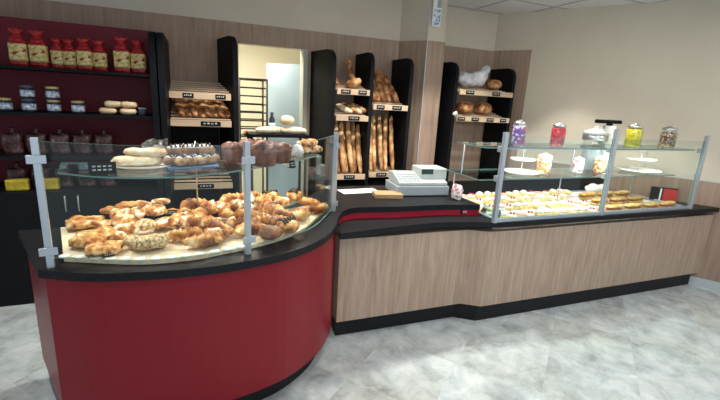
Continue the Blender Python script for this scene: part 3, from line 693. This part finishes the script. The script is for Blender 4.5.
# bread and bottle on a stand behind the brioches
t = thing('work_table', 'dark work table behind the pastry display, mostly hidden', 'table', (.62, 3.45, 0))
b = MB(); b.box(-.24, .24, -.12, .12, 1.37, 1.395); b.build('table_top', M['black'], t)
for sx in (-1, 1):
    for sy in (-1, 1): b = MB(); b.tube([(sx*.22, sy*.1, 0), (sx*.22, sy*.1, 1.37)], .012, 8); b.build('leg', M['rack'], t)
for k, (x, z, lb) in enumerate(((.55, .03, 'long pale loaf lying left behind the brioches'), (.74, .03, 'long pale loaf lying right behind the brioches'))):
    o = simple('pale_long_loaf', loaf_mb(.24, .035, 0, 0, .8, 12, 16, .35), M['flour'], lb, 'bread', .005, 25, k); o.location = (x, 3.42, 1.395+z-.002); o.rotation_euler = (0, 0, R(12-20*k))
o = simple('round_orange_loaf', blob_mb(.06, .06, .048), M['bun'], 'round orange-brown loaf on top of the long pale loaves', 'bread', .004, 20); o.location = (.70, 3.44, 1.500)
t = thing('small_bottle', 'small dark bottle with pale label behind the brioches', 'bottle', (.585, 3.50, 1.3955))
b = MB(); b.lathe([(.022, 0), (.024, .01), (.024, .11), (.012, .135), (.012, .15)], 14); b.build('body', M['jarblk'], t)
b = MB(); b.lathe([(.0245, .03), (.0245, .08)], 14); b.build('label_band', M['jarlab'], t)
b = MB(); b.lathe([(.014, .15), (.014, .168)], 12); b.build('cap', M['navylid'], t)

# ================================================================= BREAD ON SHELVES
short = loaf_mb(.27, .040, 0, 5, .85).build('short_loaf', M['bread'], jitter=.003, jfreq=20); tag(short, 'short crusty loaf in the row on the slatted shelf left of the doorway', 'bread')
for k in range(8):
    x = -.145 + .056*k
    place(short, (x, 4.16 + .02*(k % 2), 1.545+.004*(k % 3)), group='short loaves on the left slatted shelf', rot=(0, R(-40), R(118+random.uniform(-8, 8))), sc=.88)
for k in range(7):
    x = -.13 + .056*k
    place(short, (x, 4.27, 1.625+.006*(k % 2)), group='short loaves on the left slatted shelf', rot=(0, R(-32), R(80+random.uniform(-14, 14))), sc=.9)
o = simple('wide_loaf', loaf_mb(.30, .04, 0, 4, .8), M['bread'], 'single broad loaf on the lowest slatted shelf left of the doorway', 'bread'); o.location = (.03, 4.16, .955); o.rotation_euler = (0, 0, R(8))
def bag_mb(L, r_, bend=.01, cuts=7): return loaf_mb(L, r_, bend, cuts, .85, 12, 36, .28)
bag = bag_mb(.60, .029).build('baguette', M['baguette'], jitter=.003, jfreq=14); tag(bag, 'x', 'bread')
def stand(proto, foot, head, roll, label=None, group=None, sc=1.0):
    f = Vector(foot); h = Vector(head); d = h-f
    q = d.to_track_quat('X', 'Z').to_euler()
    o = place(proto, tuple((f+h)/2), 0, label, group, sc=(d.length/.60, sc, sc), rot=(q.x+0, q.y, q.z)); return o
for k in range(7):
    x = 1.345+.048*k
    stand(bag, (x, 4.06+.05*(k % 2), .925), (x+.012*((k*3) % 4-1), 4.26+.05*(k % 2), 1.47+.03*((k*5) % 3-1)), 0, 'long baguette standing in the lower rack nearest the doorway', 'baguettes in the left lower rack')
for k in range(5):
    x = 1.76+.066*k
    stand(bag, (x-.01, 4.06+.05*(k % 2), .945), (x+.05-.015*(k % 3), 4.29+.04*(k % 2), 1.55+.02*(k % 2)), 0, 'long thin baguette leaning in the lower rack beside the column', 'baguettes in the right lower rack', .9)
bat = bag_mb(.40, .040, .0, 5).build('thick_baguette', M['bread'], jitter=.003, jfreq=14); tag(bat, 'x', 'bread')
def stand2(proto, foot, head, label, group, sc=1.0):
    f = Vector(foot); h = Vector(head); d = h-f; q = d.to_track_quat('X', 'Z').to_euler()
    return place(proto, tuple((f+h)/2), 0, label, group, sc=(d.length/.40, sc, sc), rot=(q.x, q.y, q.z))
for k, (x, hx, z, lb) in enumerate(((1.76, 1.74, 1.93, 'thick loaf at the left of the five standing on the upper shelf by the column'), (1.82, 1.80, 1.99, 'second thick loaf from left on the upper shelf by the column'), (1.88, 1.84, 2.03, 'middle thick loaf standing on the upper shelf by the column'), (1.95, 1.89, 2.03, 'fourth thick loaf from left on the upper shelf by the column'), (2.03, 1.95, 2.00, 'rightmost thick loaf on the upper shelf by the column'))):
    stand2(bat, (x, 4.10+.03*(k % 2), 1.70), (hx, 4.36, z), lb, None, .95)
stand2(bat, (1.52, 4.07, 1.83), (1.52, 4.34, 2.13), 'single tall crusty loaf leaning against the wall on the top shelf', None, .80)
stand2(bat, (1.335, 4.07, 1.84), (1.325, 4.30, 1.98), 'loaf end at the far left of the top shelf right of the doorway', None, .6)
o = simple('oval_loaf', loaf_mb(.17, .05, 0, 3, .85), M['baguette'], 'plump oval loaf at the foot of the tall crusty loaf', 'bread'); o.location = (1.50, 4.06, 1.862); o.rotation_euler = (0, R(20), R(150))
for k, lb in enumerate(('left short pale loaf on the middle shelf by the doorway', 'second short loaf on the middle shelf by the doorway', 'third short loaf on the middle shelf by the doorway', 'rightmost short loaf on the middle shelf by the doorway')):
    o = simple('short_pale_loaf', loaf_mb(.22, .036, 0, 4, .85), M['flour'] if k % 2 == 0 else M['bread'], lb, 'bread', .003, 20, k)
    o.location = (1.44+.052*k, 4.15, 1.605+.012*(k % 2)); o.rotation_euler = (0, R(-18), R(128))
# corner shelf
for x, lb in ((2.95, 'round loaf in the middle of the lower corner shelf'), (3.22, 'round loaf at the right of the lower corner shelf')):
    o = simple('round_loaf', blob_mb(.115, .10, .085), M['bread'], lb, 'bread', .006, 12); o.location = (x, 4.18, 1.67)
o = simple('round_loaf', blob_mb(.10, .09, .07), M['bread'], 'round loaf beside the white plastic bag on the upper corner shelf', 'bread', .006, 12); o.location = (3.32, 4.16, 1.955)
b = MB()
for (x, y, z, a, bb, c) in ((0, 0, 0, .19, .11, .10), (.12, -.02, .04, .11, .09, .09), (.19, -.03, .12, .05, .05, .05)):
    q = blob_mb(a, bb, c, 22, 16); b.add([v + Vector((x, y, z)) for v in q.v], q.f, 0, True)
o = b.build('plastic_bag', M['bagplas'], jitter=.035, jfreq=11, loc=(2.97, 4.17, 1.985)); tag(o, 'crumpled white plastic bag of bread on the upper corner shelf', 'bag')
b = blob_mb(.045, .04, .04); o = b.build('small_bag', M['bagplas'], jitter=.015, jfreq=25, loc=(2.745, 4.08, 1.605)); tag(o, 'small white bag at the left end of the lower corner shelf', 'bag')

# ================================================================= RED-BACKED SHELVES
Z1 = SHZ[0]+.0005
pk = thing('cellophane_gift_bag', 'x', 'bag')
b = MB()
def packet(b, w, d, z0, z1, mi=0, n=18, bulge=0):
    vs = []; fs = []; m = 8
    for i in range(m+1):
        t_ = i/m; z = z0+(z1-z0)*t_; s = 1+bulge*math.sin(PI*t_)
        for k in range(n):
            a = 2*PI*k/n; c, s_ = math.cos(a), math.sin(a)
            vs.append((w/2*s*abs(c)**.5*(1 if c > 0 else -1), d/2*s*abs(s_)**.5*(1 if s_ > 0 else -1), z))
    for i in range(m):
        for k in range(n): fs.append((i*n+k, i*n+(k+1) % n, (i+1)*n+(k+1) % n, (i+1)*n+k))
    fs += [tuple(range(n))[::-1], tuple(range(m*n, (m+1)*n))]
    b.add(vs, fs, mi, True)
packet(b, .092, .06, 0, .172)
b.lathe([(.043, .165), (.040, .180), (.028, .196), (.022, .204), (.030, .214), (.046, .248), (.038, .250), (.012, .214)], 16)
b.build('wrapping', M['bagred'], pk, jitter=.006, jfreq=40)
b = MB(); packet(b, .094, .062, .036, .152); b.build('label_panel', M['baglabel'], pk, jitter=.002, jfreq=30)
b = MB()
for s in (-1, 1):
    b.tube([(0, -.016, .203), (s*.016, -.022, .218), (s*.032, -.02, .212), (s*.026, -.02, .200), (0, -.016, .203)], .004, 6)
b.build('ribbon_bow', M['bagred'], pk)
for x, y, sc, rz, lb in ((-1.172, 3.80, 1.02, 8, 'red cellophane gift bag at the far left of the top shelf'), (-1.052, 3.80, 1.02, -4, 'red cellophane gift bag, second from the left on the top shelf'), (-.948, 3.85, .86, 12, 'small red gift bag, third from the left on the top shelf'), (-.865, 3.83, .86, -10, 'small red gift bag, fourth from the left on the top shelf'), (-.768, 3.80, .92, 5, 'red gift bag, fifth from the left on the top shelf'), (-.672, 3.82, .90, -8, 'red gift bag, sixth from the left on the top shelf'), (-.520, 3.80, 1.05, 4, 'largest red gift bag, second from the right on the top shelf'), (-.405, 3.80, 1.0, -5, 'red gift bag at the right end of the top shelf beside the side panel')):
    place(pk, (x, y, Z1), R(rz), lb, sc=(sc*1.14, sc*1.05, sc*.99))
Z2 = SHZ[1]+.0005
jr = thing('small_jar', 'x', 'jar')
b = MB(); b.lathe([(.036, 0), (.038, .006), (.038, .062), (.034, .068)], 20); b.build('glass_body', M['jarblk'], jr)
b = MB(); b.lathe([(.0385, .014), (.0385, .054)], 20); b.build('label_band', M['jarlab'], jr)
b = MB(); b.lathe([(.037, .068), (.037, .082), (.034, .084)], 20); b.build('lid', M['gold'], jr)
jr2 = copy_tree(jr); [setattr(c.data, 'name', c.data.name) for c in jr2.children]
for c in jr2.children:
    if c.name.startswith('lid'): c.data = c.data.copy(); c.data.materials[0] = M['navylid']
for proto, x, lev, lb in ((jr, -1.275, 0, 'gold-lidded dark jar with pale blue label at far left of the second shelf'), (jr2, -1.134, 0, 'navy-lidded dark jar under another navy-lidded jar on the second shelf'), (jr2, -1.134, 1, 'navy-lidded dark jar on top of a two-jar stack on the second shelf'), (jr, -.982, 0, 'gold-lidded dark jar at the bottom of the right two-jar stack'), (jr, -.982, 1, 'gold-lidded dark jar on top of the right two-jar stack'), (jr, -.83, 0, 'single gold-lidded jar between the jar stack and the wrapped buns')):
    place(proto, (x, 3.74, Z2 + lev*.0949), random.random(), lb, sc=1.12)
bn = loaf_mb(.12, .034, 0, 0, .75, 14, 14, .3).build('packed_bun', M['bun'], jitter=.003, jfreq=20); tag(bn, 'x', 'bread')
for x, lev, lb in ((-.64, 0, 'pale oblong bun, bottom of the left stack of buns'), (-.60, 1, 'pale oblong bun on top of the left stack of buns'), (-.50, 0, 'pale oblong bun, bottom of the right stack of buns'), (-.49, 1, 'pale oblong bun on top of the right stack of buns')):
    place(bn, (x, 3.76, Z2+.028+lev*.052), R(5), lb)
t = thing('blue_tin', 'small dark blue tin at the right end of the second shelf', 'tin', (-.40, 3.76, Z2)); b = MB(); b.lathe([(.028, 0), (.028, .05)], 16); b.build('body', M['navylid'], t); b = MB(); b.lathe([(.029, .05), (.029, .062)], 16); b.build('lid', M['jarlab'], t)
pc_ = MB(); packet(pc_, .12, .07, 0, .15, bulge=.12); pc_.lathe([(.03, .148), (.008, .17), (.02, .19)], 12)
pkt = pc_.build('cellophane_packet', M['cello'], jitter=.010, jfreq=25); tag(pkt, 'cellophane packet of dark sweets standing on a lower dark shelf at far left', 'packet')
for zz_ in (SHZ[2], .90):
    for k in range(5): place(pkt, (-1.30+.15*k, 3.86, zz_+.0015), random.uniform(-.3, .3), group='cellophane packets on the lower dark shelves')
yb = MB(); yb.box(-.07, .07, -.03, .03, 0, .085); yb = yb.build('yellow_packet', M['yellow'], bevel=.012, jitter=.004, jfreq=30); tag(yb, 'x', 'packet')
place(yb, (-1.27, 3.74, .9015), .1, 'yellow packet at far left standing on the base cabinet'); place(yb, (-1.08, 3.75, .9015), 0, 'yellow packet on the base cabinet partly behind the left display post')

# ================================================================= CASH DESK ITEMS
t = thing('cash_register', 'pale grey cash register with sloping keyboard and green display', 'cash register', (1.80, 3.05, ZD+.0005), R(-6))
b = MB(); b.box(-.27, .20, -.13, .18, .006, .085); b.build('drawer', M['plastic2'], t, bevel=.006)
b = MB(); b.prism([(-.14, .0), (.17, 0), (.17, .12), (.0, .17), (-.14, .125)][::-1], -.11, .15, M=Matrix(((1, 0, 0, 0), (0, 0, 1, 0), (0, 1, 0, .087), (0, 0, 0, 1)))); 
b = MB(); yz = [(-.12, .087), (.16, .087), (.16, .17), (.07, .175), (-.12, .115)]
vs = [(-.25, y, z) for y, z in yz] + [(.185, y, z) for y, z in yz]
b.add(vs, [(0, 1, 2, 3, 4)[::-1], (5, 6, 7, 8, 9)] + [(i, (i+1) % 5, 5+(i+1) % 5, 5+i) for i in range(5)]); bd_ = b.build('body', M['plastic'], t, bevel=.006)
b = MB(); b.box(-.04, .20, -.06, .15, .128, .225); b.build('printer_cover', M['plastic'], t, bevel=.008)
b = MB(); b.box(-.035, .07, -.064, -.0605, .178, .220); b.build('display', M['lcd'], t)
b = MB()
for r_ in range(4):
    for c in range(7): b.box(-.235+.026*c, -.217+.026*c, -.10+.035*r_, -.08+.035*r_, .121+.011*r_, .129+.011*r_)
kb = b.build('keyboard', M['plastic2'], t)
b = MB(); b.box(-.12, .11, -.075, .075, 0, .035); o = b.build('kraft_box', M['box'], bevel=.003, loc=(1.44, 2.96, ZD+.001), rot=(0, 0, R(-12))); tag(o, 'flat kraft cardboard box on the cash desk before the register', 'box')
b = MB(); b.box(-.17, .17, -.08, .08, 0, .004); o = b.build('paper_sheets', M['paper'], loc=(1.27, 3.18, ZD+.001), rot=(0, 0, R(4))); tag(o, 'white sheets of paper lying on the cash desk', 'paper')
def jar(name, pos, h, r_, mcandy, label, lid='steel', fill=.85, cat='jar'):
    t = thing(name, label, cat, pos)
    b = MB(); b.lathe([(r_*.86, .0), (r_, .012), (r_, h*.68), (r_*.8, h*.78), (r_*.78, h*.8)], 22); g = b.build('glass_body', M['jarglass'], t)
    b = MB(); b.lathe([(r_*.8, .006), (r_*.93, .014), (r_*.93, h*.68*fill), (r_*.6, h*.72*fill)], 20); b.build('sweets', M[mcandy], t, jitter=.004, jfreq=60)
    b = MB(); b.lathe([(r_*.86, h*.8), (r_*.9, h*.83), (r_*.88, h*.9), (r_*.5, h*.95), (r_*.22, h*.955), (r_*.25, h)], 20); b.build('lid', M[lid], t)
    return t
t = thing('sweet_jar', 'open glass jar of pink and white wrapped sweets beside the register', 'jar', (1.99, 2.79, ZD+.0005))
b = MB(); b.lathe([(.042, 0), (.048, .01), (.048, .08), (.046, .082)], 20); b.build('glass_body', M['jarglass'], t)
b = MB(); b.lathe([(.04, .004), (.043, .01), (.043, .085), (.035, .115), (.012, .125)], 18); b.build('sweets', M['candy_pink'], t, jitter=.014, jfreq=45)

# ================================================================= CASE SHELVES ITEMS
ZU1 = ZU+.0008; ZL1 = ZLO+.0008
jar('sweet_jar', (2.375, 2.60, ZU1), .20, .052, 'candy_purple', 'lidded glass jar of purple and white wrapped sweets, leftmost on the upper shelf', fill=1.15)
jar('sweet_jar', (2.79, 2.60, ZU1), .19, .056, 'candy_red', 'lidded glass jar of red sweets on the upper shelf', fill=1.1)
jar('sweet_jar', (3.70, 2.60, ZU1), .21, .068, 'candy_yellow', 'lidded glass jar of yellow sweets on the upper shelf', fill=1.1)
jar('sweet_jar', (4.18, 2.60, ZU1), .20, .070, 'candy_brown', 'lidded glass jar of brown sweets, rightmost on the upper shelf', fill=1.0)
jar('sweet_jar', (2.75, 2.66, ZL1), .18, .062, 'candy_mix', 'glass jar of orange and cream sweets on the lower shelf', fill=1.15, lid='white')
jar('sweet_jar', (3.15, 2.66, ZL1), .15, .048, 'candy_pink', 'small rounded jar of white and pink sweets on the lower shelf', fill=1.1, lid='white')
jar('sweet_jar', (3.44, 2.68, ZL1), .16, .050, 'candy_mix', 'small glass jar of cream and brown sweets left of the middle post', fill=1.1, lid='white')
for x, y, lb in ((2.53, 2.68, 'two-tier white cake stand at the left of the lower shelf'), (3.98, 2.68, 'two-tier white cake stand at the right of the lower shelf')):
    t = thing('cake_stand', lb, 'cake stand', (x, y, ZL1)); s = 1.0 if x < 3 else 1.25
    b = MB(); b.lathe([(.06*s, 0), (.13*s, .012), (.15*s, .022), (.148*s, .027), (.05*s, .012)], 28); b.build('lower_plate', M['white'], t)
    b = MB(); b.lathe([(.03*s, .112), (.09*s, .118), (.105*s, .128), (.103*s, .132), (.03*s, .122)], 28); b.build('upper_plate', M['white'], t)
    b = MB(); b.tube([(0, 0, .01), (0, 0, .20)], .005, 8); b.tube([(.02*math.cos(a), 0, .215+.02*math.sin(a)) for a in [2*PI*k/12 for k in range(13)]], .003, 6); b.build('stem_and_ring', M['steel'], t)
t = thing('glass_canister', 'tall clear canister with a domed grey lid behind the glazed case', 'canister', (3.54, 2.86, ZL1))
b = MB(); b.lathe([(.085, 0), (.092, .01), (.092, .27), (.088, .275)], 26); b.build('glass_body', M['jarglass'], t)
b = MB(); b.lathe([(.108, .275), (.112, .285), (.112, .325), (.10, .335)], 26); b.build('lid_band', M['steel'], t)
b = MB(); b.lathe([(.118, .335), (.10, .36), (.05, .385), (.02, .39), (.02, .41), (.005, .415)], 26); b.build('domed_lid', M['plastic'], t)
b = MB(); b.lathe([(.08, .004), (.084, .012), (.084, .20), (.05, .22)], 20); b.build('contents', M['plastic2'], t, jitter=.008, jfreq=30)
t = thing('juice_dispenser', 'tall white dispenser with a flat black lever top behind the case', 'dispenser', (3.75, 2.90, ZL1))
b = MB(); b.lathe([(.072, 0), (.072, .33), (.06, .42)], 24); b.build('body', M['white'], t)
b = MB(); b.box(-.17, .13, -.035, .035, .44, .475); b.lathe([(.03, .42), (.03, .44)], 12); b.build('lever', M['black'], t, bevel=.01)
t = thing('printed_carton', 'red and black printed carton against the wood wall at the back right of the case', 'box', (4.50, 2.70, ZL+.0005), R(-40))
b = MB(); b.box(-.13, .10, -.025, .025, 0, .135); b.build('carton_body', M['black'], t, bevel=.002)
b = MB(); b.box(-.03, .097, -.028, -.0255, .006, .128); b.build('red_print', M['fruit_red'], t)
b = MB(); b.box(-.06, -.045, -.028, -.0255, .006, .128); b.build('white_stripe', M['white'], t)

# ================================================================= CAKES IN THE CASE
ZW = .7905
RISE = lambda y: ZW + .002
b = MB()
for k, (y0, y1, h) in enumerate(((2.48, 2.66, .025), (2.665, 2.83, .045), (2.835, 3.0, .06), (3.005, 3.17, .07))): b.box(2.145, min(4.40, 5.94-.54*y1), y0, y1, ZW, ZW+h)
o = b.build('stepped_cake_tray', M['paper']); tag(o, 'stepped white tray holding the cakes inside the refrigerated case', 'tray')
steps = ((2.57, .025), (2.75, .045), (2.92, .06), (3.09, .07))
def cake(kind):
    if kind == 'cream':
        t = thing('cream_cake', 'x', 'cake'); b = MB(); b.box(-.04, .04, -.03, .03, 0, .03); b.build('sponge', M['custard'], t, bevel=.005)
        b = blob_mb(.038, .028, .022); b.v = [v+Vector((0, 0, .038)) for v in b.v]; b.build('cream', M['cream'], t, jitter=.008, jfreq=60)
    elif kind == 'berry':
        t = thing('berry_tart', 'x', 'tart'); b = MB(); b.lathe([(.034, 0), (.043, .022), (.040, .024), (.036, .018)], 20); b.build('pastry_case', M['custard'], t)
        b = blob_mb(.036, .036, .018); b.v = [v+Vector((0, 0, .022)) for v in b.v]; b.build('cream', M['cream'], t)
        b = MB()
        for k in range(4): q = blob_mb(.009, .009, .009, 8, 6); b.add([v+Vector((.017*math.cos(k*1.57), .017*math.sin(k*1.57), .042)) for v in q.v], q.f, 0, True)
        b.build('berries', M['fruit_red'], t)
    elif kind == 'pink':
        t = thing('pink_glazed_cake', 'x', 'cake'); b = MB(); b.box(-.038, .038, -.03, .03, 0, .026); b.build('sponge', M['cream'], t, bevel=.004)
        b = MB(); b.box(-.038, .038, -.03, .03, .0265, .036); b.build('glaze', M['fruit_pink'], t, bevel=.004)
    elif kind == 'choux':
        t = thing('cream_eclair', 'x', 'eclair'); b = loaf_mb(.12, .024, 0, 0, .8, 12, 12, .35); b.v = [v+Vector((0, 0, .019)) for v in b.v]; b.build('choux', M['custard'], t)
        b = MB(); b.tube([(-.045, 0, .036), (0, 0, .040), (.045, 0, .036)], [.009, .014, .009], 10, sz=.6); b.build('icing', M['cream'], t)
    elif kind == 'sandwich':
        t = thing('baguette_sandwich', 'x', 'sandwich'); b = loaf_mb(.26, .030, 0, 6, .45, 12, 20, .3); b.v = [v+Vector((0, 0, .015)) for v in b.v]; b.build('bottom_bread', M['golden'], t)
        b = MB(); b.box(-.10, .10, -.026, .026, .028, .034); b.build('filling', M['ham'], t, jitter=.006, jfreq=60)
        b = loaf_mb(.26, .030, 0, 6, .6, 12, 20, .3); b.v = [v+Vector((0, 0, .052)) for v in b.v]; b.build('top_bread', M['golden'], t)
    return t
CK = {k: cake(k) for k in ('cream', 'berry', 'pink', 'choux', 'sandwich')}
LBL = {'cream': ('cream-topped cake in the rows at the left of the refrigerated case', 'cream-topped cakes in the case'), 'berry': ('small cream tart with red berries among the cakes in the case', 'berry tarts in the case'), 'pink': ('pale cake with pink glaze among the cakes in the case', 'pink glazed cakes in the case'), 'choux': ('cream-iced eclair among the cakes in the case', 'cream eclairs in the case'), 'sandwich': ('golden filled baguette at the right of the refrigerated case', 'filled baguettes in the case')}
order = ['cream', 'choux', 'berry', 'cream', 'pink', 'cream', 'berry', 'choux', 'cream', 'pink']
n = 0
for ri, (y, h) in enumerate(steps):
    x = 2.21 + .02*ri
    while x < 3.42 + .05*ri:
        kd = order[(n*3+ri) % 10] if ri != 2 else order[(n+3) % 10]
        rz = R(90) if kd == 'choux' else random.uniform(-.1, .1)
        place(CK[kd], (x, y, ZW+h+.0008), rz, LBL[kd][0], LBL[kd][1]); x += .095 if kd != 'choux' else .075; n += 1
for ri, (y, h) in enumerate(steps):
    x = 3.60 + .03*ri
    while x < min(4.36, 5.82-.54*y):
        if ri == 3: break
        place(CK['sandwich'], (x, y+.0, ZW+h+.0008), R(8), LBL['sandwich'][0], LBL['sandwich'][1], sc=(.95, 1.35, .95)); x += .25
    
b = MB(); q = blob_mb(.17, .07, .05, 18, 12); b.add(q.v, q.f, 0, True); 
o = b.build('wrapped_parcel', M['paper'], jitter=.02, jfreq=18, loc=(3.98, 3.07, ZW+.118)); tag(o, 'white wrapped parcel lying behind the filled baguettes', 'parcel')
for k in range(12):
    x = 2.25+.175*k
    card((x, 2.495, ZW+.026), .035, .022, 0, 'tiny black price tag along the front edge inside the case')['group'] = 'price tags along the case front'

# ================================================================= BACK ROOM RACK, COLUMN NOTICE
t = thing('tray_trolley', 'dark metal tray trolley standing in the lit back room', 'trolley', (.60, 4.98, 0))
b = MB()
for sx in (-.15, .15):
    for sy in (-.16, .16): b.tube([(sx, sy, .08), (sx, sy, 1.86)], .011, 8)
for sx in (-.15, .15): b.tube([(sx, -.16, 1.86), (sx, .16, 1.86)], .010, 8)
for sy in (-.16, .16): b.tube([(-.15, sy, 1.86), (.15, sy, 1.86)], .010, 8)
b.build('frame', M['rack'], t)
for k in range(10):
    z = .95 + .09*k
    if k < 4: b = MB(); b.box(-.15, .15, -.16, .16, z, z+.012); b.build('tray', M['rackbread'], t)
    else:
        for sy in (-.15, .15): b = MB(); b.box(-.15, .15, sy-.008, sy+.008, z, z+.014); b.build('runner', M['rack'], t)
for sx in (-.15, .15):
    for sy in (-.16, .16): b = MB(); b.lathe([(.02, .0), (.035, .03), (.02, .08)], 12, M=T(sx, sy, 0)); b.build('castor', M['black'], t)
dl = loaf_mb(.20, .03, 0, 4, .8).build('dark_loaf', M['dark_crust']); tag(dl, 'dark baked loaf on a tray of the trolley in the back room', 'bread')
for k in range(2):
    for j in range(3): place(dl, (.53+.07*j, 4.95, .95+.09*(2+k)+.012+.0245), R(80), group='dark loaves on the trolley')
t = thing('wall_notice', 'small white notice board with printed sheet high on the column', 'notice', (2.465, 4.186, 2.52))
b = MB(); b.box(-.055, .055, -.012, 0, 0, .29); b.build('backing_board', M['white'], t, bevel=.002)
b = MB(); b.box(-.045, .045, -.0135, -.0122, .01, .17); b.build('printed_sheet', M['jarlab'], t)
b = MB(); b.box(-.005, .05, -.014, -.0122, .19, .28); b.build('upper_sheet', M['plastic2'], t)
